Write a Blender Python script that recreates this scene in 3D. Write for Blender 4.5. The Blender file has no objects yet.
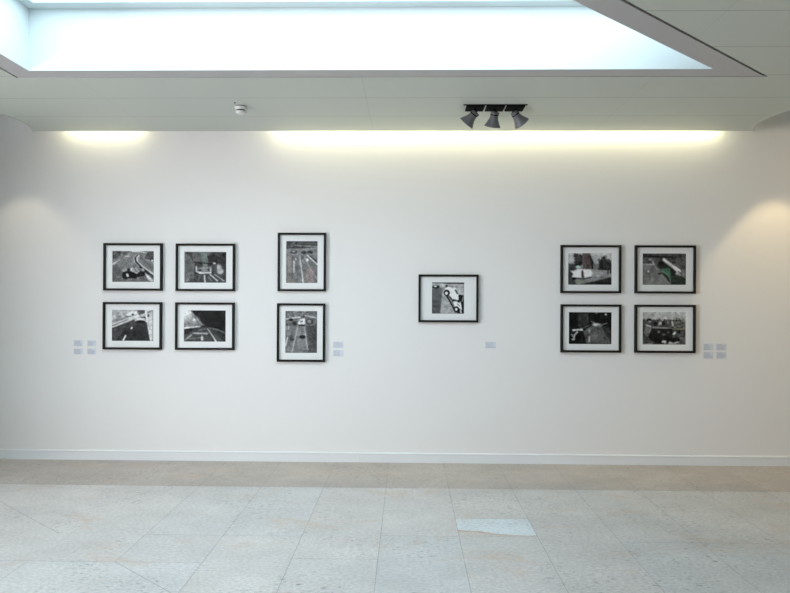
import bpy, bmesh, math, random
import numpy as np
from mathutils import Vector, Matrix
random.seed(4)
scene = bpy.context.scene
COL = scene.collection

# ------------------------------------------------------------------ camera
# x = right, y = distance from the camera, z = up (metres)
F_PX = 660.0
YAW, ROLL = 13 / 660, 0.0045
cam_data = bpy.data.cameras.new('camera')
cam_data.sensor_width = 36.0
cam_data.lens = F_PX * 36 / 790
cam_data.shift_y = 2.5 / 790
cam = bpy.data.objects.new('camera', cam_data)
COL.objects.link(cam)
_f = Vector((-math.sin(YAW), math.cos(YAW), 0))
_r = Vector((math.cos(YAW), math.sin(YAW), 0))
_u = Vector((0, 0, 1))
r2 = _r * math.cos(ROLL) + _u * math.sin(ROLL)
u2 = _u * math.cos(ROLL) - _r * math.sin(ROLL)
cam.matrix_world = Matrix(((r2.x, u2.x, -_f.x, 0), (r2.y, u2.y, -_f.y, 0), (r2.z, u2.z, -_f.z, 1.6), (0, 0, 0, 1)))
scene.camera = cam

# ------------------------------------------------------------------ world, exposure
scene.view_settings.view_transform = 'Standard'
scene.view_settings.look = 'None'
scene.view_settings.exposure = 0.0
scene.view_settings.gamma = 1.0
scene.view_settings.use_curve_mapping = False
w = bpy.data.worlds.new('world')
scene.world = w
w.use_nodes = True
w.node_tree.nodes['Background'].inputs[0].default_value = (0.75, 0.85, 1.0, 1)
w.node_tree.nodes['Background'].inputs[1].default_value = 0.25

SKY_STRENGTH = 5.0          # frosted skylight pane, daylight behind it
WINDOW_STRENGTH = 16.8       # frosted panes of the window on the left wall
SKY_COL = (0.72, 0.90, 1.0)
WIN_COL = (0.98, 0.96, 0.99)

HC = 3.22                   # ceiling height
WALL = 6.46                 # picture wall
EDGE = 6.365                # edge of the ceiling, a light slot runs behind it
PLENUM = 4.0

def area_light(name, loc, rot, sx, sy, power, col):
    d = bpy.data.lights.new(name, 'AREA'); d.shape = 'RECTANGLE'
    d.size = sx; d.size_y = sy; d.energy = power; d.color = col
    o = bpy.data.objects.new(name, d); o.location = loc; o.rotation_euler = rot
    COL.objects.link(o); return o

def spot_light(name, loc, target, power, angle, blend, col, radius=.02):
    d = bpy.data.lights.new(name, 'SPOT'); d.energy = power; d.spot_size = math.radians(angle)
    d.spot_blend = blend; d.color = col; d.shadow_soft_size = radius
    o = bpy.data.objects.new(name, d); o.location = loc
    o.rotation_euler = (Vector(target) - Vector(loc)).to_track_quat('-Z', 'Y').to_euler()
    COL.objects.link(o); return o

TUBE = (1.0, 0.95, 0.60)
# tubes lying in the slot behind the ceiling edge
area_light('tube_light', (-3.0, 6.405, 3.46), (0, 0, 0), 0.75, 0.03, 3.2, TUBE)
area_light('tube_light', (0.85, 6.405, 3.46), (0, 0, 0), 4.3, 0.03, 22.0, TUBE)
area_light('tube_light', (-3.0, 6.40, 3.285), (0, 0, 0), 0.75, 0.02, 1.0, TUBE)
area_light('tube_light', (0.85, 6.40, 3.285), (0, 0, 0), 4.3, 0.02, 8.0, TUBE)
# downlights up in the two round ceiling recesses
spot_light('downlight', (-3.77, 5.98, 3.34), (-3.77, 5.98, 0), 19, 69, 0.3, (1.0, 0.86, 0.62))
spot_light('downlight', (3.55, 5.98, 3.34), (3.55, 5.98, 0), 52, 67, 0.3, (1.0, 0.76, 0.42))
# added spot out of view, warms the right end of the picture wall
spot_light('added_warm_spot', (4.7, 4.3, 3.15), (4.3, 6.46, 2.0), 42, 100, 1.0, (1.0, 0.84, 0.48), .06)

# ------------------------------------------------------------------ materials
def lin(c):
    return tuple(((v / 255) / 12.92 if v / 255 <= .04045 else ((v / 255 + .055) / 1.055) ** 2.4) for v in c)

def mat(name, col, rough=.6, spec=.5, metal=0, noise=0, nscale=8, bump=0, bscale=300):
    m = bpy.data.materials.new(name); m.use_nodes = True
    nt = m.node_tree; b = nt.nodes['Principled BSDF']
    b.inputs['Base Color'].default_value = (*col, 1)
    b.inputs['Roughness'].default_value = rough
    b.inputs['Specular IOR Level'].default_value = spec
    b.inputs['Metallic'].default_value = metal
    if noise or bump:
        tc = nt.nodes.new('ShaderNodeTexCoord')
    if noise:
        n = nt.nodes.new('ShaderNodeTexNoise'); n.inputs['Scale'].default_value = nscale
        n.inputs['Detail'].default_value = 4
        nt.links.new(tc.outputs['Object'], n.inputs['Vector'])
        mr = nt.nodes.new('ShaderNodeMapRange')
        mr.inputs['To Min'].default_value = 1 - noise; mr.inputs['To Max'].default_value = 1 + noise
        nt.links.new(n.outputs['Fac'], mr.inputs['Value'])
        vm = nt.nodes.new('ShaderNodeVectorMath'); vm.operation = 'SCALE'
        vm.inputs[0].default_value = col
        nt.links.new(mr.outputs[0], vm.inputs['Scale'])
        nt.links.new(vm.outputs[0], b.inputs['Base Color'])
    if bump:
        n2 = nt.nodes.new('ShaderNodeTexNoise'); n2.inputs['Scale'].default_value = bscale
        nt.links.new(tc.outputs['Object'], n2.inputs['Vector'])
        bp = nt.nodes.new('ShaderNodeBump'); bp.inputs['Strength'].default_value = bump
        bp.inputs['Distance'].default_value = .001
        nt.links.new(n2.outputs['Fac'], bp.inputs['Height'])
        nt.links.new(bp.outputs[0], b.inputs['Normal'])
    return m

def emis(name, col, s):
    m = bpy.data.materials.new(name); m.use_nodes = True
    nt = m.node_tree; nt.nodes.clear()
    e = nt.nodes.new('ShaderNodeEmission'); e.inputs[0].default_value = (*col, 1); e.inputs[1].default_value = s
    o = nt.nodes.new('ShaderNodeOutputMaterial'); nt.links.new(e.outputs[0], o.inputs[0])
    return m

M_wall = mat('white_wall_paint', (.80, .79, .785), .75, .3, noise=.012, nscale=1.5, bump=.15)
M_bounce_brown = mat('warm_bounce_brown', (.42, .33, .22), .5, .4, noise=.15, nscale=3)  # for the unseen right wall, brown picked for its warm, dim bounce
M_grey = mat('grey_wall_paint', (.5, .5, .5), .8, .3)
M_base = mat('white_lacquer', (.78, .80, .82), .4, .5)
M_trim = mat('grey_metal_trim', (.50, .49, .50), .5, .4)
M_gap = mat('dark_gap', (.05, .055, .055), .8, .1)
M_shaft = mat('skylight_shaft_paint', (.66, .72, .73), .7, .2)
M_black = mat('black_metal', (.006, .006, .007), .85, .08)
M_lampgrey = mat('graphite_lamp_enamel', (.14, .145, .155), .38, .5)
M_lens = mat('lamp_reflector', (.35, .35, .36), .2, .5, 1)
M_plastic = mat('white_plastic', (.74, .74, .73), .4, .5)
M_frame = mat('black_stained_wood', (.011, .009, .008), .6, .2, noise=.25, nscale=40)
M_mat = mat('white_mat_board', (.85, .855, .85), .85, .1)
M_card = mat('pale_caption_card', (.66, .69, .76), .7, .2)
M_ink = mat('grey_caption_ink', (.38, .40, .44), .8, .1)
M_sky = emis('frosted_skylight_glass', SKY_COL, SKY_STRENGTH)
M_win = emis('frosted_window_glass', WIN_COL, WINDOW_STRENGTH)

# ceiling: lacquered metal panels with fine joints
def ceiling_mat():
    m = mat('ceiling_panel_lacquer', (.575, .615, .565), .5, .35)
    nt = m.node_tree; b = nt.nodes['Principled BSDF']; L = nt.links.new
    tc = nt.nodes.new('ShaderNodeTexCoord'); sp = nt.nodes.new('ShaderNodeSeparateXYZ')
    L(tc.outputs['Object'], sp.inputs[0])
    def math_(op, a, c=None):
        n = nt.nodes.new('ShaderNodeMath'); n.operation = op
        for i, v in enumerate((a, c)):
            if v is None: continue
            if isinstance(v, (int, float)): n.inputs[i].default_value = v
            else: L(v, n.inputs[i])
        return n.outputs[0]
    def lines(coord, off, pitch, half):
        t = math_('DIVIDE', math_('SUBTRACT', coord, off - 20 * pitch), pitch)
        fr = math_('FRACT', t)
        d = math_('MINIMUM', fr, math_('SUBTRACT', 1.0, fr))
        return math_('LESS_THAN', math_('MULTIPLY', d, pitch), half)
    la = lines(sp.outputs['Y'], 5.312, .53, .0035)
    lb = lines(sp.outputs['X'], -.345, 2.12, .002)
    ln = math_('MAXIMUM', la, math_('MULTIPLY', lb, .35))
    mx = nt.nodes.new('ShaderNodeMix'); mx.data_type = 'RGBA'
    mx.inputs[6].default_value = (.575, .615, .565, 1)
    mx.inputs[7].default_value = (.33, .34, .31, 1)
    L(ln, mx.inputs[0]); L(mx.outputs[2], b.inputs['Base Color'])
    return m
M_ceil = ceiling_mat()

def stone_mat():
    m = mat('honed_travertine', (.5, .5, .5), .38, .5)
    nt = m.node_tree; b = nt.nodes['Principled BSDF']; L = nt.links.new
    at = nt.nodes.new('ShaderNodeAttribute'); at.attribute_name = 'stone'
    tc = nt.nodes.new('ShaderNodeTexCoord')
    def noise(scale, sx, sy, detail=4, rough=.6, dist=0):
        mp = nt.nodes.new('ShaderNodeMapping'); mp.inputs['Scale'].default_value = (sx, sy, 1)
        L(tc.outputs['Object'], mp.inputs[0])
        n = nt.nodes.new('ShaderNodeTexNoise'); n.inputs['Scale'].default_value = scale
        n.inputs['Detail'].default_value = detail; n.inputs['Roughness'].default_value = rough
        n.inputs['Distortion'].default_value = dist
        L(mp.outputs[0], n.inputs['Vector']); return n.outputs['Fac']
    def rng(v, a, c, lo, hi):
        r = nt.nodes.new('ShaderNodeMapRange'); L(v, r.inputs['Value'])
        for k, x in zip(('From Min', 'From Max', 'To Min', 'To Max'), (a, c, lo, hi)): r.inputs[k].default_value = x
        return r.outputs[0]
    def mul(a, c):
        n = nt.nodes.new('ShaderNodeMath'); n.operation = 'MULTIPLY'; L(a, n.inputs[0]); L(c, n.inputs[1]); return n.outputs[0]
    cloud = rng(noise(1.6, 1, 1.4), .3, .7, .90, 1.09)
    grain = rng(noise(38, 1, 1.6, 6, .75), .37, .63, .80, 1.14)
    # pits, gathered in some areas only
    area = rng(noise(1.1, 1, 1, 2), .45, .56, 0, 1)
    pit = rng(noise(30, .7, 1.7, 5, .7, .6), .56, .66, 0, 1)
    pits = rng(mul(area, pit), 0, 1, 1, .40)
    scl = mul(mul(cloud, grain), pits)
    vm = nt.nodes.new('ShaderNodeVectorMath'); vm.operation = 'SCALE'
    L(at.outputs['Color'], vm.inputs[0]); L(scl, vm.inputs['Scale'])
    # rusty veins
    rust = mul(rng(noise(1.9, .8, 1.5, 5, .65, .8), .555, .64, 0, .6), rng(noise(14, 1, 2, 5), .4, .6, .2, 1))
    mx = nt.nodes.new('ShaderNodeMix'); mx.data_type = 'RGBA'
    L(rust, mx.inputs[0]); L(vm.outputs[0], mx.inputs[6]); mx.inputs[7].default_value = (.50, .39, .30, 1)
    L(mx.outputs[2], b.inputs['Base Color'])
    L(rng(noise(5, 1, 1), .3, .7, .30, .48), b.inputs['Roughness'])
    bp = nt.nodes.new('ShaderNodeBump'); bp.inputs['Strength'].default_value = .25; bp.inputs['Distance'].default_value = .002
    L(pits, bp.inputs['Height']); L(bp.outputs[0], b.inputs['Normal'])
    return m
M_stone = stone_mat()

def print_mat():
    m = mat('photographic_print', (.5, .5, .5), .6, .08)
    nt = m.node_tree
    at = nt.nodes.new('ShaderNodeAttribute'); at.attribute_name = 'ink'
    nt.links.new(at.outputs['Color'], nt.nodes['Principled BSDF'].inputs['Base Color'])
    return m
M_print = print_mat()

def glass_mat():
    m = bpy.data.materials.new('picture_glass'); m.use_nodes = True
    nt = m.node_tree; nt.nodes.clear(); L = nt.links.new
    tr = nt.nodes.new('ShaderNodeBsdfTransparent'); gl = nt.nodes.new('ShaderNodeBsdfGlossy')
    gl.inputs['Roughness'].default_value = .02
    fr = nt.nodes.new('ShaderNodeFresnel'); fr.inputs[0].default_value = 1.45
    ar = nt.nodes.new('ShaderNodeMath'); ar.operation = 'MULTIPLY'; ar.inputs[1].default_value = .14    # anti-reflective coating
    L(fr.outputs[0], ar.inputs[0])
    mx = nt.nodes.new('ShaderNodeMixShader'); o = nt.nodes.new('ShaderNodeOutputMaterial')
    L(ar.outputs[0], mx.inputs[0]); L(tr.outputs[0], mx.inputs[1]); L(gl.outputs[0], mx.inputs[2]); L(mx.outputs[0], o.inputs[0])
    return m
M_glass = glass_mat()

# ------------------------------------------------------------------ mesh helpers
def obj(name, bm, m, parent=None, loc=None, smooth=False, recalc=True):
    if recalc: bmesh.ops.recalc_face_normals(bm, faces=bm.faces)
    me = bpy.data.meshes.new(name); bm.to_mesh(me); bm.free()
    for mm in (m if isinstance(m, (list, tuple)) else [m]): me.materials.append(mm)
    if smooth:
        for p in me.polygons: p.use_smooth = True
    o = bpy.data.objects.new(name, me); COL.objects.link(o)
    if parent is not None: o.parent = parent
    if loc is not None: o.location = loc
    return o

def box(bm, x0, x1, y0, y1, z0, z1, bev=0, mi=0):
    v = [bm.verts.new((x, y, z)) for x in (x0, x1) for y in (y0, y1) for z in (z0, z1)]
    fs = [bm.faces.new([v[i] for i in q]) for q in ((0, 1, 3, 2), (4, 6, 7, 5), (0, 4, 5, 1), (2, 3, 7, 6), (0, 2, 6, 4), (1, 5, 7, 3))]
    for f in fs: f.material_index = mi
    if bev:
        bmesh.ops.recalc_face_normals(bm, faces=fs)
        es = list({e for f in fs for e in f.edges})
        bmesh.ops.bevel(bm, geom=es, offset=bev, segments=2, affect='EDGES', profile=.5)

def one_box(name, dims, m, parent=None, bev=0):
    bm = bmesh.new(); box(bm, *dims, bev=bev); return obj(name, bm, m, parent)

def lathe(bm, prof, seg=40, mtx=None, cap0=True, cap1=True):
    rings = []
    for r, z in prof:
        rings.append([bm.verts.new((r * math.cos(2 * math.pi * k / seg), r * math.sin(2 * math.pi * k / seg), z)) for k in range(seg)])
    for a, b in zip(rings, rings[1:]):
        for k in range(seg): bm.faces.new((a[k], a[(k + 1) % seg], b[(k + 1) % seg], b[k]))
    if cap0: bm.faces.new(rings[0][::-1])
    if cap1: bm.faces.new(rings[-1])
    if mtx is not None: bmesh.ops.transform(bm, matrix=mtx, verts=[v for r in rings for v in r])

def struct(o):
    o['kind'] = 'structure'; return o

def thing(name, label, cat, loc=(0, 0, 0), group=None):
    o = bpy.data.objects.new(name, None); COL.objects.link(o); o.location = loc
    o.empty_display_size = .1
    o['label'] = label; o['category'] = cat
    if group: o['group'] = group
    return o

# ------------------------------------------------------------------ the room shell
XL, XR, YB = -6.7, 5.3, -3.6
struct(one_box('wall_back', (XL - .2, XR + .2, WALL, WALL + .2, -.05, PLENUM + .1), M_wall))
struct(one_box('wall_right', (XR, XR + .2, YB, WALL, -.05, PLENUM + .1), M_bounce_brown))
struct(one_box('wall_front', (XL - .2, XR + .2, YB - .2, YB, -.05, PLENUM + .1), M_grey))
# left wall with a wide window opening, beside and behind the camera
WY0, WY1, WZ0, WZ1 = -0.8, 2.6, .4, 2.95
bm = bmesh.new()
box(bm, XL - .2, XL, YB, WY0, -.05, PLENUM + .1); box(bm, XL - .2, XL, WY1, WALL, -.05, PLENUM + .1)
box(bm, XL - .2, XL, WY0, WY1, -.05, WZ0); box(bm, XL - .2, XL, WY0, WY1, WZ1, PLENUM + .1)
box(bm, XL, -5.0, 3.9, 4.1, -.05, PLENUM + .1)          # unseen pier added to shade the left end of the picture wall
struct(obj('wall_left', bm, M_grey))
win = struct(one_box('window_1', (XL - .12, XL - .10, WY0, WY1, WZ0, WZ1), M_win))
bm = bmesh.new()
for k in range(5):
    y = WY0 + (WY1 - WY0) * k / 4
    box(bm, XL - .10, XL - .04, max(WY0, y - .03), min(WY1, y + .03), WZ0, WZ1)
box(bm, XL - .10, XL - .04, WY0, WY1, WZ0, WZ0 + .05); box(bm, XL - .10, XL - .04, WY0, WY1, WZ1 - .05, WZ1)
obj('window_frame', bm, M_trim, win)
# soffit closing the space above the hung ceiling
struct(one_box('ceiling_void_soffit', (XL, XR, YB, WALL, PLENUM, PLENUM + .1), M_wall)).name = 'trim_1'

# hung ceiling with the skylight opening and two round recesses beside the picture wall
SLOPE = 1.158                                   # dx/dy of the skylight's slanting side
def diag(x0, y0, y): return x0 + (y - y0) * SLOPE
IN_L, IN_F = -2.716, 4.66; IN_RX = 2.127        # inner opening: left side, far side, right corner
OU_L, OU_F = -2.877, 4.805; OU_RX = 2.548       # outer edge of the metal surround
NEAR = 1.4
GAP = .022
def quad(l, fy, rx, near):
    return [(l, near), (diag(rx, fy, near), near), (rx, fy), (l, fy)]
inner = quad(IN_L, IN_F, IN_RX, NEAR)
outer = quad(OU_L, OU_F, OU_RX, NEAR - .14)
hole = quad(OU_L - GAP, OU_F + GAP, OU_RX + GAP * 2.4, NEAR - .14 - GAP)

def arc(cx, cy, R, y_edge, n=40):
    a0 = math.asin((y_edge - cy) / R)
    # from the left edge point round the near side to the right edge point
    return [(cx + R * math.cos(t), cy + R * math.sin(t)) for t in [math.pi - a0 + (math.pi + 2 * a0) * k / n for k in range(n + 1)]]
CL = (-4.255, 6.0); CR = (3.86, 5.97); RR = .70
path = [(XL, YB), (XL, EDGE)] + arc(*CL, RR, EDGE) + arc(*CR, RR, EDGE) + [(XR, EDGE), (XR, YB)]
bm = bmesh.new()
def loop_edges(bm, pts, z):
    vs = [bm.verts.new((x, y, z)) for x, y in pts]
    return [bm.edges.new((vs[i], vs[(i + 1) % len(vs)])) for i in range(len(vs))]
es = loop_edges(bm, path, HC) + loop_edges(bm, hole, HC)
bmesh.ops.triangle_fill(bm, edges=es, use_beauty=True)
geo = bmesh.ops.extrude_face_region(bm, geom=bm.faces[:])
bmesh.ops.translate(bm, vec=(0, 0, .045), verts=[g for g in geo['geom'] if isinstance(g, bmesh.types.BMVert)])
struct(obj('ceiling', bm, M_ceil))
# rolled metal rims of the round recesses
for i, (cx, cy) in enumerate((CL, CR)):
    bm = bmesh.new(); pts = arc(cx, cy, RR, EDGE); pin = arc(cx, cy, RR - .012, EDGE)
    vs = [[bm.verts.new((p[0], p[1], z)) for p in ring] for ring, z in ((pts, HC - .004), (pin, HC - .004), (pin, HC + .05), (pts, HC + .05))]
    for k in range(len(pts) - 1):
        for a in range(4): bm.faces.new((vs[a][k], vs[a][k + 1], vs[(a + 1) % 4][k + 1], vs[(a + 1) % 4][k]))
    struct(obj('trim_%d' % (i + 2), bm, M_ceil))

# skylight: metal surround, shaft, ledge, frosted pane
def ring(bm, a, b, z0, z1):
    n = len(a)
    va = [[bm.verts.new((x, y, z)) for x, y in a] for z in (z0, z1)]
    vb = [[bm.verts.new((x, y, z)) for x, y in b] for z in (z0, z1)]
    for i in range(n):
        j = (i + 1) % n
        bm.faces.new((va[0][i], va[0][j], vb[0][j], vb[0][i])); bm.faces.new((va[1][i], va[1][j], vb[1][j], vb[1][i]))
        bm.faces.new((va[0][i], va[0][j], va[1][j], va[1][i])); bm.faces.new((vb[0][i], vb[0][j], vb[1][j], vb[1][i]))
ZT = 3.66
lip = quad(IN_L - .004, IN_F + .004, IN_RX + .008, NEAR - .004)
bm = bmesh.new(); ring(bm, lip, outer, HC - .001, HC + .03); sky = struct(obj('window_2', bm, M_trim))
bm = bmesh.new(); ring(bm, outer, hole, HC + .012, HC + .03); obj('shadow_gap', bm, M_gap, sky)
bm = bmesh.new(); ring(bm, inner, lip, HC - .001, ZT + .03); obj('shaft', bm, M_shaft, sky)
led = quad(IN_L + .085, IN_F - .10, IN_RX - .22, NEAR + .08)
bm = bmesh.new(); ring(bm, led, inner, ZT, ZT + .03); obj('ledge', bm, M_shaft, sky)
bm = bmesh.new()
va = [bm.verts.new((x, y, ZT + .028)) for x, y in quad(IN_L, IN_F, IN_RX, NEAR)]; bm.faces.new(va)
obj('pane', bm, M_sky, sky)

# baseboard: two lengths meeting at a seam, with a lip along the top
def baseboard(x0, x1):
    bm = bmesh.new()
    prof = [(WALL, .0), (WALL - .014, .0), (WALL - .014, .078), (WALL - .018, .081), (WALL - .018, .090), (WALL - .014, .094), (WALL, .096)]
    a = [bm.verts.new((x0, y, z)) for y, z in prof]; b = [bm.verts.new((x1, y, z)) for y, z in prof]
    for i in range(len(prof)):
        j = (i + 1) % len(prof); bm.faces.new((a[i], a[j], b[j], b[i]))
    bm.faces.new(a[::-1]); bm.faces.new(b)
    return struct(obj('baseboard_back', bm, M_base))
baseboard(XL, -.4895); baseboard(-.4865, XR)

# ------------------------------------------------------------------ the stone floor
T0, TP = -.178, .53
J = .0016
base_a = np.array((.530, .522, .512))
cells = []                                        # x0, x1, y0, y1, colour
fixed = {-1: [4.05, 2.7], -2: [4.43, 3.1], -3: [4.43, 3.965, 2.6], 0: [4.46, 3.1], 1: [4.83, 4.47, 3.3], -4: [3.965, 2.6], -5: [3.965, 3.05],
         -6: [3.965, 3.2], 2: [3.45, 2.2], 3: [4.39, 3.0], 4: [4.39, 3.0], 5: [4.39, 3.0]}
tint = {(-1, 0): (1.04, 1.0, .97), (-2, 0): (.98, 1.01, 1.04), (-2, 1): (1.03, 1.01, .99), (-3, 0): (1.0, 1.0, 1.01), (0, 0): (1.03, 1.0, .98),
        (0, 1): (.93, .98, 1.02), (1, 1): (1.0, 1.10, 1.14), (1, 0): (1.0, .98, .95), (1, 2): (.98, .96, .94), (2, 0): (.98, .95, .92),
        (3, 0): (.93, .91, .88), (3, 1): (.93, .97, .97), (4, 0): (.92, .91, .87), (4, 1): (.92, .99, .99), (5, 0): (.9, .89, .86), (5, 1): (.90, .97, .97),
        (-4, 0): (1.04, 1.0, .98), (-4, 1): (1.0, 1.04, 1.05), (-5, 1): (1.0, 1.04, 1.06), (-6, 0): (1.03, 1.0, .97)}
for k in range(-13, 11):
    x0 = max(XL, T0 + TP * k); x1 = min(XR, T0 + TP * (k + 1))
    if x1 - x0 < .02: continue
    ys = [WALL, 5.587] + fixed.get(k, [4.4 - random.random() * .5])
    while ys[-1] > YB + 1.6: ys.append(ys[-1] - random.uniform(1.0, 1.5))
    ys.append(YB)
    for i in range(len(ys) - 1):
        if i == 1 and k <= -4: continue                      # one field with a single seam
        if (k, i) in ((-4, 2), (-3, 3)): continue
        if (k, i) == (1, 2): continue                        # the two-toned tile is added below
        if i == 0: c = np.array((.42, .375, .342)) * (1 + .03 * random.uniform(-1, 1))      # row along the wall, browner than the other tiles
        else:
            t = tint.get((k, i - 1)) or (1 + .03 * random.uniform(-1, 1),) * 3
            c = base_a * (1 + (np.array(t) - 1) * .5)
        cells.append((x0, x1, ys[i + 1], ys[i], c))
cells.append((XL, T0 - 3 * TP, 3.965, 5.587, base_a * np.array((1.015, 1.0, .99))))
cells.append((T0 - 4 * TP, T0 - 2 * TP, 2.6, 3.965, base_a * np.array((1.0, 1.02, 1.03))))
bm = bmesh.new()
lay = bm.loops.layers.float_color.new('stone')
def add_poly(pts, z, c):
    f = bm.faces.new([bm.verts.new((x, y, z)) for x, y in pts])
    for l in f.loops: l[lay] = (*c, 1)
    return f
add_poly([(XL, YB), (XR, YB), (XR, WALL), (XL, WALL)], -.0015, (.24, .245, .25))
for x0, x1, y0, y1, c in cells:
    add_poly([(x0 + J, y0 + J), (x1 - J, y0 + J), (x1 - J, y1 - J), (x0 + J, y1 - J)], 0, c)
# diagonal seam across the left of the floor
for a, b in (((-3.55, 5.405), (-2.36, 4.43)), ((-1.768, 3.965), (-.65, 3.03))):
    a, b = Vector(a), Vector(b); d = (a - b).normalized(); n = Vector((-d.y, d.x)) * .0022
    add_poly([tuple(a + n), tuple(b + n), tuple(b - n), tuple(a - n)], .0004, (.26, .27, .28))
# the pale patch with a rusty edge in one tile
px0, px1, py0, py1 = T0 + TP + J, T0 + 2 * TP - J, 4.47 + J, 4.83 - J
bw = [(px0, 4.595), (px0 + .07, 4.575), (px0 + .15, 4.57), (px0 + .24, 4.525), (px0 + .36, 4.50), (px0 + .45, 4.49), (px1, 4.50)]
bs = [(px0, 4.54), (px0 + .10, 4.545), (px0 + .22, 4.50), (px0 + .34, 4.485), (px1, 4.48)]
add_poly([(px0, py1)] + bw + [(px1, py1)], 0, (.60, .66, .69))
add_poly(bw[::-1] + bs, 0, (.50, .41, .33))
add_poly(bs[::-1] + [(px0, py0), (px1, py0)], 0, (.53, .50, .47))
for f in bm.faces:
    f.normal_update()
    if f.normal.z < 0: f.normal_flip()
struct(obj('floor', bm, M_stone, recalc=False))
struct(one_box('floor_slab', (XL - .2, XR + .2, YB - .2, WALL + .2, -.15, -.05), M_gap)).name = 'trim_4'

# ------------------------------------------------------------------ pictures
class Canvas:
    """a grey photographic image drawn in plain shapes; coordinates run 0..1 over the print, y down"""
    def __init__(s, rect, seed, n=92):
        s.rect = rect; x0, y0, x1, y1 = rect
        ar = (x1 - x0) / (y1 - y0)
        s.W = n if ar >= 1 else int(n * ar); s.H = int(s.W / ar)
        s.X, s.Y = np.meshgrid(np.linspace(x0, x1, s.W), np.linspace(y0, y1, s.H))
        s.im = np.zeros((s.H, s.W, 3)); s.rng = np.random.default_rng(seed)
    def put(s, m, v):
        v = np.array((v, v, v) if isinstance(v, (int, float)) else v, float)
        m = np.clip(m, 0, 1)[..., None]; s.im = s.im * (1 - m) + v * m
    def fill(s, v): s.put(np.ones_like(s.X), v)
    def grad(s, v0, v1, axis='y'):
        x0, y0, x1, y1 = s.rect
        t = (s.Y - y0) / (y1 - y0) if axis == 'y' else (s.X - x0) / (x1 - x0)
        s.im = (np.array(v0) + (np.array(v1) - np.array(v0)) * t)[..., None] * np.ones(3)
    def poly(s, pts, v, a=1.0):
        m = np.zeros_like(s.X, bool); n = len(pts)
        for i in range(n):
            xa, ya = pts[i]; xb, yb = pts[(i + 1) % n]
            if ya == yb: continue
            c = ((ya > s.Y) != (yb > s.Y)) & (s.X < (xb - xa) * (s.Y - ya) / (yb - ya) + xa)
            m ^= c
        s.put(m * a, v)
    def line(s, pts, wd, v, a=1.0, w1=None):
        n = len(pts) - 1
        for i in range(n):
            (xa, ya), (xb, yb) = pts[i], pts[i + 1]
            L = (xb - xa) ** 2 + (yb - ya) ** 2 or 1
            t = np.clip(((s.X - xa) * (xb - xa) + (s.Y - ya) * (yb - ya)) / L, 0, 1)
            d = np.hypot(s.X - xa - t * (xb - xa), s.Y - ya - t * (yb - ya))
            ww = wd if w1 is None else wd + (w1 - wd) * (i + t) / n
            s.put(np.clip((ww / 2 - d) / 3 + .5, 0, 1) * a, v)
    def ell(s, cx, cy, rx, ry, v, a=1.0, rot=0, soft=.15):
        c, q = math.cos(math.radians(rot)), math.sin(math.radians(rot))
        dx, dy = s.X - cx, s.Y - cy
        r = np.hypot((dx * c + dy * q) / rx, (-dx * q + dy * c) / ry)
        s.put(np.clip((1 - r) / soft + .5, 0, 1) * a, v)
    def blur(s, k=1):
        for _ in range(k):
            p = np.pad(s.im, ((1, 1), (1, 1), (0, 0)), 'edge')
            s.im = (p[1:-1, 1:-1] * 4 + p[:-2, 1:-1] * 2 + p[2:, 1:-1] * 2 + p[1:-1, :-2] * 2 + p[1:-1, 2:] * 2 + p[:-2, :-2] + p[2:, 2:] + p[:-2, 2:] + p[2:, :-2]) / 16
    def mottle(s, x0, y0, x1, y1, n, lo, hi, r0, r1, a=.6):
        for _ in range(n):
            s.ell(s.rng.uniform(x0, x1), s.rng.uniform(y0, y1), s.rng.uniform(r0, r1), s.rng.uniform(r0, r1) * .7, float(s.rng.uniform(lo, hi)), a, soft=.5)
    def finish(s, grain=5):
        s.blur(2)
        for cell, amp in ((2, 9), (7, 14)):      # silver grain and small unreadable detail
            h, w_ = s.H // cell + 2, s.W // cell + 2
            g = s.rng.normal(0, 1, (h, w_))
            jy = np.arange(s.H) / cell; jx = np.arange(s.W) / cell
            iy, ix = jy.astype(int), jx.astype(int); fy, fx = (jy - iy)[:, None], (jx - ix)[None, :]
            g = (g[iy][:, ix] * (1 - fy) + g[iy + 1][:, ix] * fy) * (1 - fx) + (g[iy][:, ix + 1] * (1 - fy) + g[iy + 1][:, ix + 1] * fy) * fx
            s.im += (g * amp)[..., None] * (.25 + s.im / 200)
        keep = s.im.copy(); s.blur(3); s.im = keep + .45 * (keep - s.im)
        s.im += s.rng.normal(0, grain, s.im.shape[:2])[..., None]
        s.im = np.clip(s.im, 4, 235)

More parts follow.
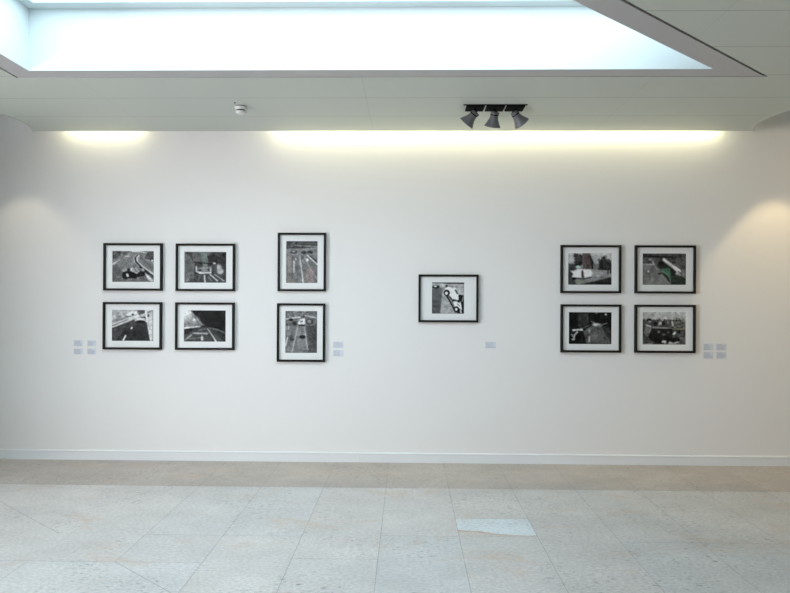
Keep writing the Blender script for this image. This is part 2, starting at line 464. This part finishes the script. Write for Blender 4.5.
def curve_road_wreck():
    c = Canvas((137, 132, 562, 450), 1); c.grad(118, 92)
    c.poly([(137, 132), (222, 132), (220, 178), (137, 215)], 62); c.mottle(137, 150, 215, 215, 14, 40, 120, 6, 16)
    c.poly([(222, 140), (320, 136), (290, 158), (222, 165)], 85); c.poly([(320, 132), (420, 132), (500, 152), (360, 150)], 185)
    c.line([(330, 150), (420, 146), (480, 165)], 8, 90)
    c.poly([(495, 150), (520, 138), (562, 140), (562, 250), (520, 222), (465, 205)], 62); c.mottle(500, 150, 562, 225, 12, 40, 90, 6, 16)
    c.ell(545, 230, 10, 8, 240); c.line([(500, 222), (562, 255)], 8, 150)
    c.poly([(137, 262), (215, 218), (225, 225), (137, 275)], 170); c.line([(145, 240), (225, 205)], 5, 150)
    c.ell(290, 187, 26, 5, 215); c.line([(230, 200), (330, 178), (380, 165)], 5, 150, .7)
    c.poly([(137, 290), (180, 260), (230, 330), (220, 450), (137, 450)], 78, .8)
    c.line([(410, 178), (388, 200), (392, 235), (440, 285), (562, 372)], 10, 190)
    c.line([(395, 175), (372, 200), (376, 238), (430, 300), (562, 402)], 9, 28, w1=24)
    c.line([(385, 172), (358, 200), (362, 240), (410, 290)], 8, 150)
    c.line([(430, 200), (480, 250), (562, 320)], 24, 92)
    c.poly([(470, 360), (495, 372), (562, 440), (540, 450), (500, 420)], 185); c.mottle(475, 365, 550, 445, 8, 90, 220, 4, 9)
    c.ell(280, 380, 44, 42, 30); c.poly([(240, 340), (300, 310), (470, 345), (470, 385), (400, 400), (300, 420), (245, 410)], 24)
    c.poly([(325, 300), (370, 298), (420, 340), (392, 368), (318, 335)], 172); c.line([(352, 300), (400, 350)], 8, 75)
    c.line([(345, 320), (380, 345)], 7, 110)
    c.ell(262, 330, 30, 16, 140, rot=-20); c.ell(292, 382, 13, 20, 200, rot=-20); c.ell(345, 405, 42, 14, 18); c.ell(330, 418, 36, 6, 120)
    c.ell(450, 325, 20, 14, 150, rot=25); c.ell(445, 368, 26, 20, 28)
    c.finish(); return c

def tunnel_wreck():
    c = Canvas((143, 140, 565, 457), 2); c.grad(62, 52)
    c.poly([(143, 140), (190, 180), (250, 260), (230, 457), (143, 457)], 92); c.poly([(220, 140), (400, 140), (390, 245), (230, 240)], 86)
    c.poly([(300, 140), (370, 140), (380, 290), (330, 290)], (112, 122, 118), .7)
    c.poly([(370, 180), (440, 170), (500, 200), (470, 240), (390, 240)], 42); c.poly([(480, 150), (565, 150), (565, 330), (510, 240)], 45)
    c.line([(235, 245), (400, 262), (520, 250)], 10, 35); c.ell(446, 258, 14, 7, 225)
    c.ell(340, 325, 78, 34, 110); c.mottle(265, 290, 420, 355, 22, 70, 200, 6, 15)
    c.line([(262, 290), (262, 340), (300, 360), (410, 355), (408, 300)], 12, 200); c.ell(385, 322, 14, 12, 60); c.ell(300, 330, 18, 10, 50)
    c.ell(495, 305, 22, 38, 190, rot=-8, soft=.8); c.ell(505, 340, 30, 26, 170, soft=.9); c.line([(452, 275), (455, 350)], 16, 70)
    c.poly([(230, 375), (520, 375), (565, 457), (180, 457)], 66, .8)
    c.line([(345, 380), (352, 457)], 14, 190, .9); c.line([(300, 380), (285, 440)], 7, 150, .7); c.line([(400, 370), (480, 440)], 8, 215); c.line([(450, 372), (545, 440)], 6, 200); c.line([(385, 400), (420, 440)], 5, 150)
    c.mottle(200, 380, 290, 450, 10, 35, 80, 8, 16)
    c.finish(); return c

def motorway_parked():
    c = Canvas((133, 142, 555, 460), 3); c.fill(46)
    c.poly([(133, 142), (555, 142), (555, 185), (380, 235), (133, 330)], 150)
    c.mottle(133, 180, 300, 240, 26, 90, 210, 6, 20); c.poly([(133, 142), (330, 142), (300, 172), (133, 168)], 160)
    c.poly([(275, 190), (345, 150), (390, 160), (380, 185), (300, 215)], 215); c.ell(345, 190, 14, 9, 40); c.line([(270, 212), (330, 206)], 6, 50)
    c.poly([(390, 145), (470, 145), (465, 175), (410, 195)], 78)
    c.line([(133, 262), (300, 225)], 10, 110); c.line([(133, 292), (320, 222), (460, 190)], 8, 210); c.line([(133, 322), (380, 215), (500, 170)], 7, 205); c.line([(133, 306), (300, 240)], 6, 60)
    c.poly([(470, 142), (555, 142), (555, 460), (530, 460), (485, 260)], 170); c.line([(478, 150), (486, 245)], 8, 225); c.line([(500, 168), (540, 148)], 8, 50); c.ell(505, 200, 10, 14, 60)
    c.mottle(500, 220, 550, 440, 24, 120, 215, 4, 12); c.line([(486, 265), (530, 460)], 8, 225)
    c.poly([(133, 340), (350, 245), (490, 270), (525, 460), (133, 460)], 50); c.poly([(133, 350), (280, 290), (180, 460), (133, 460)], 66, .7)
    c.poly([(355, 235), (400, 222), (470, 225), (488, 262), (430, 275), (375, 262)], 165); c.ell(425, 262, 50, 13, 18); c.ell(425, 236, 38, 7, 205)
    c.ell(335, 328, 7, 13, 220, rot=25); c.line([(275, 405), (248, 455)], 13, 225); c.line([(200, 400), (340, 290)], 4, 90, .5); c.ell(430, 400, 60, 50, 38, .7, soft=.8)
    c.finish(); return c

def dark_tunnel():
    c = Canvas((137, 148, 562, 467), 4); c.fill(38)
    c.poly([(137, 148), (215, 148), (300, 240), (345, 300), (137, 325)], 110); c.ell(150, 175, 62, 75, 205, soft=1.2); c.poly([(205, 148), (562, 148), (562, 345), (390, 320), (345, 300)], 33)
    c.ell(242, 243, 12, 16, 215, soft=.8); c.ell(242, 243, 45, 38, 160, .5, soft=1.2); c.line([(245, 215), (300, 300)], 6, 70)
    c.line([(142, 330), (305, 312)], 15, 225, w1=9); c.mottle(180, 318, 250, 328, 5, 120, 160, 4, 7)
    c.poly([(137, 345), (330, 320), (380, 330), (562, 467), (137, 467)], 66); c.poly([(137, 348), (240, 335), (170, 400), (137, 400)], 42)
    c.line([(230, 382), (375, 385)], 16, 165, .9); c.line([(290, 352), (350, 340)], 9, 130, .7); c.line([(142, 455), (215, 400)], 9, 175); c.line([(170, 440), (330, 425)], 9, 100)
    c.ell(322, 432, 11, 26, 185, soft=.9); c.line([(375, 330), (420, 395), (465, 465)], 5, 200, w1=13)
    c.line([(390, 325), (480, 345), (562, 380)], 6, 140); c.line([(400, 340), (562, 440)], 10, 62); c.line([(430, 345), (520, 395)], 5, 90)
    c.finish(); return c

def upright_cars_street():
    c = Canvas((140, 113, 411, 480), 5); c.grad(112, 92)
    c.poly([(140, 113), (411, 113), (411, 165), (140, 190)], 60); c.mottle(150, 115, 240, 170, 18, 40, 160, 5, 12); c.line([(210, 150), (411, 160)], 6, 150); c.line([(250, 128), (400, 132)], 8, 90)
    c.poly([(140, 180), (411, 170), (411, 235), (140, 235)], 118); c.ell(205, 208, 32, 16, 52); c.ell(200, 203, 18, 6, 150); c.ell(295, 212, 26, 14, 44); c.ell(345, 210, 24, 16, 50); c.mottle(260, 180, 390, 225, 14, 50, 170, 4, 9)
    c.poly([(150, 240), (330, 235), (411, 330), (411, 480), (140, 480)], 104); c.line([(345, 250), (411, 300)], 20, 60)
    c.line([(322, 235), (411, 318)], 7, 235); c.line([(255, 240), (270, 350), (288, 480)], 6, 190, w1=11); c.line([(300, 250), (330, 320), (411, 450)], 6, 160); c.ell(323, 278, 10, 11, 245)
    c.line([(207, 290), (207, 385)], 10, 205, .9); c.ell(222, 270, 8, 8, 180); c.line([(170, 240), (165, 470)], 34, (150, 140, 132), .5); c.ell(345, 420, 36, 80, (150, 130, 130), .6, soft=.8)
    c.line([(235, 250), (235, 470)], 12, 80, .7); c.line([(145, 330), (145, 470)], 10, 70, .6)
    c.finish(); return c

def upright_wreck_road():
    c = Canvas((132, 113, 407, 480), 6); c.grad(100, 84)
    c.mottle(132, 113, 407, 165, 46, 40, 180, 5, 13); c.line([(140, 182), (260, 165)], 9, 205); c.line([(300, 150), (400, 172)], 6, 190); c.line([(240, 122), (330, 128)], 7, 60)
    c.mottle(132, 185, 407, 240, 40, 35, 130, 7, 15); c.ell(180, 190, 20, 14, 25); c.ell(340, 205, 30, 26, 60); c.ell(340, 205, 18, 16, 120)
    c.poly([(240, 215), (258, 182), (300, 176), (306, 220), (285, 235), (245, 228)], 200); c.ell(272, 205, 14, 7, 110); c.ell(272, 238, 30, 7, 25); c.ell(210, 215, 22, 16, 48)
    c.poly([(132, 250), (230, 245), (200, 480), (132, 480)], 108); c.mottle(132, 330, 200, 370, 8, 50, 80, 8, 20); c.poly([(240, 240), (300, 245), (330, 480), (190, 480)], 110)
    c.poly([(310, 240), (407, 240), (407, 480), (345, 480)], 68); c.mottle(320, 250, 407, 470, 30, 45, 100, 6, 14)
    c.line([(238, 250), (190, 470)], 8, 170); c.line([(298, 260), (312, 360), (328, 460)], 7, 165); c.ell(280, 340, 28, 17, 32); c.line([(132, 420), (152, 345)], 9, 205); c.line([(160, 240), (160, 275)], 6, 180); c.line([(285, 450), (340, 448)], 4, 160)
    c.finish(); return c

def upended_white_car():
    c = Canvas((198, 146, 520, 468), 7); c.grad(135, 105, 'y')
    c.poly([(198, 146), (520, 146), (520, 162), (198, 152)], 50); c.poly([(198, 156), (520, 168), (520, 300), (400, 200), (198, 190)], 160); c.line([(340, 185), (520, 195)], 5, 110)
    c.ell(235, 192, 40, 17, 40); c.ell(232, 186, 18, 7, 210); c.poly([(198, 215), (290, 200), (330, 290), (290, 468), (198, 468)], 82, .8); c.ell(240, 390, 40, 60, 66, .7, soft=.9); c.poly([(300, 260), (360, 300), (430, 468), (280, 468)], 165, .7)
    c.ell(345, 185, 14, 16, 60); c.ell(325, 250, 18, 50, 190, .6, rot=25, soft=.6)
    c.poly([(355, 275), (400, 330), (460, 468), (520, 468), (520, 280), (480, 270), (430, 320)], 26)
    c.poly([(330, 205), (360, 190), (425, 210), (470, 290), (462, 330), (405, 322), (378, 285), (340, 240)], 232)
    c.line([(432, 225), (452, 262)], 15, 60); c.line([(425, 205), (435, 215)], 8, 230)
    c.poly([(408, 345), (440, 338), (490, 370), (495, 420), (430, 400)], 232); c.line([(452, 365), (480, 395)], 10, 110); c.line([(482, 350), (492, 430)], 12, 225); c.ell(430, 330, 24, 10, 70, rot=25)
    c.ell(347, 254, 31, 33, 24); c.ell(343, 257, 15, 16, 215); c.ell(443, 422, 28, 30, 20); c.ell(441, 423, 13, 15, 215); c.ell(488, 440, 10, 20, 190)
    c.line([(470, 285), (480, 320)], 18, 20); c.line([(515, 290), (500, 340)], 12, 120); c.mottle(480, 290, 518, 460, 10, 10, 90, 5, 11); c.line([(350, 290), (430, 440)], 12, 20)
    c.finish(); return c

def white_van_trees():
    c = Canvas((143, 133, 585, 458), 8); c.grad(178, 110)
    c.poly([(143, 240), (230, 245), (230, 310), (143, 320)], 70); c.mottle(205, 145, 300, 260, 60, 18, 75, 10, 22, .9); c.mottle(215, 135, 280, 180, 10, 30, 150, 5, 10)
    c.poly([(285, 133), (365, 133), (385, 200), (400, 295), (290, 300)], (86, 78, 77)); c.ell(345, 215, 32, 70, (66, 55, 58), .8, soft=.8); c.poly([(365, 150), (400, 220), (410, 300), (380, 300)], 34)
    c.poly([(400, 240), (450, 245), (450, 300), (400, 310)], 105); c.poly([(445, 300), (470, 200), (495, 165), (520, 160), (540, 200), (560, 190), (585, 240), (585, 310)], 42); c.mottle(450, 190, 580, 310, 46, 22, 70, 7, 16, .8); c.ell(525, 175, 12, 30, 110, .6)
    c.poly([(380, 310), (585, 305), (585, 375), (380, 380)], 135); c.line([(430, 320), (585, 325)], 4, 80); c.ell(577, 325, 8, 18, 20); c.line([(548, 310), (548, 345)], 8, 30)
    c.poly([(143, 320), (200, 320), (220, 458), (143, 458)], 60); c.poly([(300, 430), (585, 375), (585, 458), (200, 458)], 40); c.poly([(250, 400), (420, 375), (585, 378), (330, 440), (240, 458)], 115); c.ell(260, 425, 50, 18, (105, 118, 98), .7, soft=.6)
    c.poly([(180, 320), (240, 298), (350, 296), (378, 312), (380, 370), (340, 390), (230, 385), (185, 350)], 212); c.ell(245, 272, 28, 12, (165, 195, 180)); c.line([(225, 392), (300, 396), (380, 378)], 10, 28)
    c.poly([(274, 312), (296, 310), (306, 385), (280, 388)], (58, 42, 45)); c.line([(172, 318), (210, 322)], 12, 215); c.ell(205, 372, 26, 12, 220); c.ell(205, 395, 26, 12, 18); c.ell(180, 345, 14, 6, 30)
    c.line([(420, 440), (585, 445)], 10, 20)
    c.finish(); return c

def overturned_lorry():
    c = Canvas((138, 138, 580, 458), 9); c.grad(70, 92)
    c.mottle(138, 138, 580, 230, 70, 22, 90, 8, 20); c.line([(150, 165), (430, 175)], 14, 26); c.ell(215, 212, 28, 24, 60); c.ell(215, 200, 20, 10, 135)
    c.poly([(138, 255), (250, 240), (330, 330), (410, 458), (138, 458)], 100); c.line([(138, 248), (262, 250)], 6, 175); c.line([(238, 215), (275, 285), (310, 310)], 8, 150); c.ell(197, 320, 8, 7, 225)
    c.mottle(150, 350, 380, 455, 30, 75, 130, 8, 20, .4)
    c.poly([(300, 215), (340, 200), (480, 320), (470, 400), (380, 340), (290, 270)], 40); c.poly([(335, 205), (350, 180), (520, 300), (535, 325), (495, 335)], 190); c.line([(352, 195), (515, 312)], 4, 225); c.line([(342, 212), (480, 320)], 5, 95)
    c.poly([(470, 345), (505, 310), (530, 345), (520, 375), (480, 385)], 160); c.line([(500, 320), (540, 350)], 8, 60); c.line([(548, 300), (556, 380)], 8, 130); c.poly([(425, 380), (580, 390), (580, 458), (425, 458)], 40)
    c.poly([(325, 300), (400, 282), (424, 295), (424, 430), (390, 400), (340, 340)], (72, 100, 84)); c.poly([(425, 330), (560, 380), (580, 458), (425, 458)], (40, 48, 43), .8)
    c.line([(300, 345), (345, 340), (385, 375), (410, 420)], 15, 26); c.poly([(300, 370), (350, 372), (420, 440), (420, 458), (290, 458)], 120, .7); c.line([(350, 330), (395, 355)], 6, (110, 150, 125))
    c.finish(); return c

def night_road_wreck():
    c = Canvas((150, 137, 583, 462), 10); c.fill(24)
    c.poly([(240, 150), (340, 150), (345, 250), (250, 300)], 46); c.line([(340, 150), (345, 250)], 9, 85, .7); c.line([(385, 160), (385, 220)], 6, 80, .7); c.mottle(345, 150, 583, 240, 26, 12, 60, 5, 12)
    c.poly([(380, 275), (470, 270), (583, 420), (583, 462), (250, 462), (300, 330)], 78); c.poly([(470, 270), (583, 300), (583, 450)], 44); c.ell(430, 262, 44, 14, 165, soft=.7); c.line([(375, 230), (430, 255)], 7, 140); c.line([(470, 285), (490, 262), (540, 245)], 9, 135, .8); c.ell(525, 158, 11, 9, 215, soft=.5); c.ell(430, 143, 14, 6, 150)
    c.line([(480, 290), (570, 400)], 4, 80); c.line([(290, 300), (360, 268)], 9, 105, .8); c.mottle(300, 300, 380, 360, 12, 60, 130, 7, 14, .5); c.ell(360, 325, 9, 14, 140, soft=.6)
    c.line([(358, 385), (358, 435)], 15, 165); c.poly([(160, 340), (240, 330), (300, 340), (330, 462), (180, 462)], 20, .9)
    c.line([(195, 322), (250, 315), (290, 322)], 17, 205, w1=11); c.line([(235, 340), (208, 370), (200, 420)], 17, 175, w1=10); c.line([(180, 365), (200, 400)], 12, 120); c.ell(195, 415, 20, 11, 135); c.line([(270, 300), (290, 318)], 9, 180)
    c.finish(); return c

def crowd_and_cars():
    c = Canvas((138, 137, 578, 466), 11); c.grad(165, 120); c.poly([(138, 215), (578, 215), (578, 466), (138, 466)], 60)
    c.mottle(138, 150, 320, 200, 26, 110, 170, 8, 20, .5); c.mottle(150, 200, 578, 290, 90, 25, 165, 6, 13, .8)
    c.ell(205, 222, 28, 20, 26); c.ell(210, 232, 20, 10, 125); c.ell(270, 255, 22, 22, 28); c.ell(318, 250, 20, 16, 165); c.ell(350, 250, 16, 20, 25); c.ell(400, 245, 32, 34, 60); c.ell(398, 240, 12, 20, 105)
    c.line([(440, 230), (448, 275)], 15, 160); c.mottle(460, 230, 578, 290, 30, 60, 140, 7, 14, .7)
    c.poly([(170, 270), (220, 272), (230, 380), (200, 400), (150, 350)], 105); c.line([(172, 268), (220, 282)], 9, 200); c.mottle(150, 290, 225, 390, 16, 40, 130, 6, 13, .7)
    c.line([(240, 292), (430, 300)], 9, 165, w1=7); c.line([(440, 308), (578, 306)], 8, (135, 138, 108))
    c.poly([(235, 305), (440, 305), (450, 440), (330, 462), (230, 430), (190, 390)], 28); c.ell(302, 338, 15, 12, 105, soft=.7); c.ell(358, 365, 22, 10, 88, soft=.7); c.ell(400, 340, 12, 12, 78, soft=.7)
    c.poly([(440, 360), (470, 335), (482, 340), (465, 368)], 225); c.ell(508, 340, 13, 18, 25); c.mottle(510, 330, 578, 460, 22, 60, 120, 10, 22, .7); c.ell(470, 420, 50, 24, 30)
    c.poly([(330, 445), (345, 422), (385, 428), (375, 455)], 190); c.poly([(400, 458), (415, 432), (450, 450), (500, 430), (515, 440), (480, 458)], 165)
    c.poly([(138, 390), (250, 466), (138, 466)], 70); c.line([(150, 455), (230, 462)], 6, 140); c.mottle(145, 400, 240, 460, 10, 30, 110, 6, 12, .7)
    c.finish(); return c

def build_print(c, w_, h_, parent, x, z, y):
    """flat sheet w_ x h_ metres centred at x, z"""
    me = bpy.data.meshes.new('print')
    W, H = c.W, c.H
    xs = np.linspace(-w_ / 2, w_ / 2, W) + x; zs = np.linspace(h_ / 2, -h_ / 2, H) + z
    verts = [(float(a), y, float(b)) for b in zs for a in xs]
    faces = [(j * W + i, (j + 1) * W + i, (j + 1) * W + i + 1, j * W + i + 1) for j in range(H - 1) for i in range(W - 1)]
    me.from_pydata(verts, [], faces)
    s = c.im / 255.0
    l = np.where(s <= .04045, s / 12.92, ((s + .055) / 1.055) ** 2.4)
    l = np.clip(l * 1.45 - .004, .004, .9)
    ca = me.color_attributes.new('ink', 'FLOAT_COLOR', 'POINT')
    ca.data.foreach_set('color', np.concatenate([l, np.ones((H, W, 1))], 2).reshape(-1).astype(np.float32))
    me.materials.append(M_print)
    o = bpy.data.objects.new('print', me); COL.objects.link(o); o.parent = parent
    return o

FW = .021                                        # width of the frame bar
def picture(x, z, w_, h_, prt, outer_px, canvas, label, group, tilt=0):
    """prt = print rectangle and outer_px = frame rectangle in the same drawing units"""
    t = thing('framed_photograph', label, 'picture', (x, WALL - .002, z), group)
    t.rotation_euler = (0, math.radians(tilt), 0)
    hw, hh = w_ / 2, h_ / 2
    bm = bmesh.new()                             # mitred frame of a stepped section
    sec = [(0, 0), (0, -.030), (.003, -.033), (FW - .003, -.033), (FW, -.030), (FW, -.012), (FW - .006, -.012), (FW - .006, 0)]
    rings = []
    for ins, y in sec:
        rings.append([bm.verts.new((sx * (hw - ins), y, sz * (hh - ins))) for sx, sz in ((-1, -1), (1, -1), (1, 1), (-1, 1))])
    for i in range(len(sec)):
        a, b = rings[i], rings[(i + 1) % len(sec)]
        for k in range(4): bm.faces.new((a[k], a[(k + 1) % 4], b[(k + 1) % 4], b[k]))
    obj('frame', bm, M_frame, t)
    # mat board with a bevelled opening around the print
    ox0, oy0, ox1, oy1 = outer_px; px0, py0, px1, py1 = prt
    sx = w_ / (ox1 - ox0); sz = h_ / (oy1 - oy0)
    cx = ((px0 + px1) / 2 - (ox0 + ox1) / 2) * sx; cz = -((py0 + py1) / 2 - (oy0 + oy1) / 2) * sz
    pw, ph = (px1 - px0) * sx, (py1 - py0) * sz
    bm = bmesh.new(); m = FW - .005
    o4 = [(-hw + m, -hh + m), (hw - m, -hh + m), (hw - m, hh - m), (-hw + m, hh - m)]
    def r4(e): return [(cx - pw / 2 - e, cz - ph / 2 - e), (cx + pw / 2 + e, cz - ph / 2 - e), (cx + pw / 2 + e, cz + ph / 2 + e), (cx - pw / 2 - e, cz + ph / 2 + e)]
    R = [[bm.verts.new((a, y, b)) for a, b in pts] for pts, y in ((o4, -.006), (o4, -.0095), (r4(.0015), -.0095), (r4(0), -.006))]
    for i in range(4):
        a, b = R[i], R[(i + 1) % 4]
        for k in range(4): bm.faces.new((a[k], a[(k + 1) % 4], b[(k + 1) % 4], b[k]))
    obj('mat_board', bm, M_mat, t)
    build_print(canvas, pw, ph, t, cx, cz, -.0065)
    bm = bmesh.new(); box(bm, -hw + m, hw - m, -.0058, -.002, -hh + m, hh - m); obj('backing_board', bm, M_mat, t)
    bm = bmesh.new(); g = FW - .002
    bm.faces.new([bm.verts.new(p) for p in ((-hw + g, -.0125, -hh + g), (hw - g, -.0125, -hh + g), (hw - g, -.0125, hh - g), (-hw + g, -.0125, hh - g))])
    obj('glass', bm, M_glass, t)
    return t

KX = (WALL - .03) / 6.47                          # surveyed at 6.47 m
GL, GR_, GU = 'framed photographs in the left block of four', 'framed photographs in the right block of four', 'upright framed photographs'
A_, B_ = .583, .466
C_, D_ = .472, .572
def P(x, z): return x * KX, 1.6 + (z - 1.6) * KX
pics = [
 (-2.723, 1.906, A_, B_, (137, 132, 562, 450), (52, 52, 655, 540), curve_road_wreck, 'black framed photo of a wreck on a curving road, upper left of left block', GL),
 (-2.002, 1.904, A_, B_, (143, 140, 565, 457), (60, 55, 657, 545), tunnel_wreck, 'black framed photo of a smashed car in a tunnel, upper right of left block', GL),
 (-2.726, 1.323, A_, B_, (133, 142, 555, 460), (47, 62, 648, 548), motorway_parked, 'black framed photo of a car on a slanting motorway, lower left of left block', GL),
 (-2.005, 1.323, A_, B_, (137, 148, 562, 467), (52, 66, 655, 552), dark_tunnel, 'black framed photo of a dark empty tunnel road, lower right of left block', GL),
 (-1.047, 1.960, C_, D_, (140, 113, 411, 480), (68, 40, 485, 553), upright_cars_street, 'black framed upright photo of lane lines, upper one of the two upright pictures', GU),
 (-1.052, 1.265, C_, D_, (132, 113, 407, 480), (60, 45, 478, 558), upright_wreck_road, 'black framed upright photo of a pale car, lower one of the two upright pictures', GU),
 (.396, 1.608, A_, B_, (198, 146, 520, 468), (62, 65, 662, 557), upended_white_car, 'framed square photo of a white car tipped on its side, hanging alone mid-wall', None),
 (1.783, 1.900, A_, B_, (143, 133, 585, 458), (62, 50, 677, 545), white_van_trees, 'dark framed photo of a white vehicle by trees, upper left of right block', GR_),
 (2.504, 1.900, A_, B_, (138, 138, 580, 458), (55, 55, 673, 547), overturned_lorry, 'dark framed photo with a green patch, upper right of right block', GR_),
 (1.786, 1.321, A_, B_, (150, 137, 583, 462), (63, 57, 677, 547), night_road_wreck, 'dark framed photo of a road at night, lower left of right block', GR_),
 (2.504, 1.321, A_, B_, (138, 137, 578, 466), (52, 62, 672, 550), crowd_and_cars, 'dark framed photo of a crowd behind crushed cars, lower right of right block', GR_),
]
for x, z, w_, h_, prt, op, fn, label, grp in pics:
    xx, zz = P(x, z)
    picture(xx, zz, w_, h_, prt, op, fn(), label, grp)

# ------------------------------------------------------------------ caption cards
KW = WALL / 6.52
def caption(x, z, w_, h_, label, group, seed):
    t = thing('caption_card', label, 'label', (x * KW, WALL, 1.6 + (z - 1.6) * KW), group)
    bm = bmesh.new(); box(bm, -w_ / 2, w_ / 2, -.0022, -.0002, -h_ / 2, h_ / 2); obj('card', bm, M_card, t)
    # rows of print too small to read
    rnd = random.Random(seed); bm = bmesh.new(); rows = 5
    for r in range(rows):
        zz = h_ * (.34 - .17 * r); x_ = -w_ * .42; end = w_ * (rnd.uniform(.1, .42) if r else rnd.uniform(-.1, .2))
        while x_ < end:
            ln = rnd.uniform(.004, .011)
            box(bm, x_, min(x_ + ln, w_ * .45), -.0028, -.0023, zz - .0022, zz + .0022); x_ += ln + .0022
    obj('small_print', bm, M_ink, t)
GCL, GCU, GCR = 'caption cards left of the left block', 'caption cards beside the upright pictures', 'caption cards right of the right block'
caps = [
 (-3.287, 1.145, .088, .058, 'pale caption card at far left of the wall, upper left of its four', GCL),
 (-3.151, 1.145, .088, .058, 'pale caption card at far left of the wall, upper right of its four', GCL),
 (-3.287, 1.063, .088, .058, 'pale caption card at far left of the wall, lower left of its four', GCL),
 (-3.151, 1.063, .088, .058, 'pale caption card at far left of the wall, lower right of its four', GCL),
 (-.688, 1.144, .105, .064, 'pale caption card right of the lower upright picture, upper one of two', GCU),
 (-.688, 1.061, .105, .064, 'pale caption card right of the lower upright picture, lower one of two', GCU),
 (.815, 1.150, .105, .064, 'single pale caption card to the lower right of the lone central picture', None),
 (2.940, 1.144, .098, .066, 'grey caption card right of the right block, upper left of its four', GCR),
 (3.067, 1.144, .098, .066, 'grey caption card right of the right block, upper right of its four', GCR),
 (2.940, 1.062, .098, .066, 'grey caption card right of the right block, lower left of its four', GCR),
 (3.067, 1.062, .098, .066, 'grey caption card right of the right block, lower right of its four', GCR),
]
for i, (x, z, w_, h_, label, grp) in enumerate(caps): caption(x, z, w_, h_, label, grp, i)

# ------------------------------------------------------------------ spotlights on the ceiling
rail = one_box('lighting_track', (.455, .985, 5.492, 5.507, HC - .006, HC), M_black)
rail['label'] = 'thin black lighting track on the ceiling behind the three spotlights'; rail['category'] = 'track'
def ceiling_spot(x, aim, label):
    t = thing('ceiling_spotlight', label, 'spotlight', (x, 5.585, HC), 'grey ceiling spotlights')
    bm = bmesh.new(); box(bm, -.0765, .0765, -.075, .075, -.014, 0, bev=.003); obj('mounting_plate', bm, M_black, t)
    d = Vector(aim).normalized()
    q = Vector((0, 0, -1)).rotation_difference(d).to_matrix().to_4x4()
    piv = Vector((-d.x * .012, 0, -.040))
    bm = bmesh.new()
    lathe(bm, [(.012, -.036), (.012, -.013)], 20)
    box(bm, -.020, .020, -.009, .009, -.046, -.034, bev=.002)
    o = obj('stem', bm, M_black, t)
    T = Matrix.Translation(piv) @ q
    bm = bmesh.new()                              # lathe along -z: neck at the top, flared mouth
    prof = [(.0005, .006), (.020, .006), (.030, .000), (.032, -.014), (.033, -.030), (.036, -.048), (.042, -.066), (.052, -.086), (.061, -.103), (.068, -.114), (.0700, -.120), (.068, -.1205), (.065, -.114), (.046, -.084), (.034, -.066)]
    lathe(bm, prof, 48, T, cap0=True, cap1=True)
    s = obj('lamp_shade', bm, M_lampgrey, t, smooth=True)
    bm = bmesh.new(); lathe(bm, [(.0005, -.070), (.030, -.070), (.032, -.067), (.0005, -.0668)], 32, T); obj('lens', bm, M_lens, s)
    bm = bmesh.new(); lathe(bm, [(.0325, -.018), (.0345, -.019), (.0345, -.026), (.0330, -.027)], 32, T, False, False); obj('collar', bm, M_black, s)
    # side knuckle
    bm = bmesh.new(); K = Matrix.Translation(piv + Vector((0, 0, 0))) @ q @ Matrix.Translation((.030, 0, -.008)) @ Matrix.Rotation(math.pi / 2, 4, 'Y')
    lathe(bm, [(.010, -.004), (.010, .006)], 20, K); obj('knuckle', bm, M_black, s)
    return t
ceiling_spot(.557, (-.085, .045, -.095), 'grey flared ceiling spotlight turned to the left, leftmost of the three')
ceiling_spot(.725, (-.018, .050, -.12), 'grey flared ceiling spotlight pointing down, middle of the three')
ceiling_spot(.893, (.080, .045, -.095), 'grey flared ceiling spotlight turned to the right, rightmost of the three')

# ------------------------------------------------------------------ smoke detector
t = thing('smoke_detector', 'small white round smoke detector on the ceiling, left of centre', 'smoke detector', (-1.418, 5.55, HC))
bm = bmesh.new(); lathe(bm, [(.048, 0), (.048, -.007)], 32); obj('shadow_ring', bm, M_gap, t)
bm = bmesh.new(); lathe(bm, [(.053, -.007), (.053, -.012), (.050, -.022), (.046, -.030)], 40); obj('base', bm, M_plastic, t)
bm = bmesh.new(); lathe(bm, [(.036, -.030), (.036, -.042)], 32); obj('sensing_slot', bm, M_gap, t)
bm = bmesh.new(); lathe(bm, [(.045, -.042), (.046, -.047), (.040, -.058), (.024, -.064), (.002, -.066)], 40); obj('cap', bm, M_plastic, t, smooth=True)
bm = bmesh.new(); lathe(bm, [(.008, 0), (.008, -.003), (.006, -.004)], 20)
h = obj('cable_plug', bm, M_gap, None, (-1.442, 5.44, HC))
h['label'] = 'tiny dark plug in the ceiling just above the smoke detector'; h['category'] = 'plug'
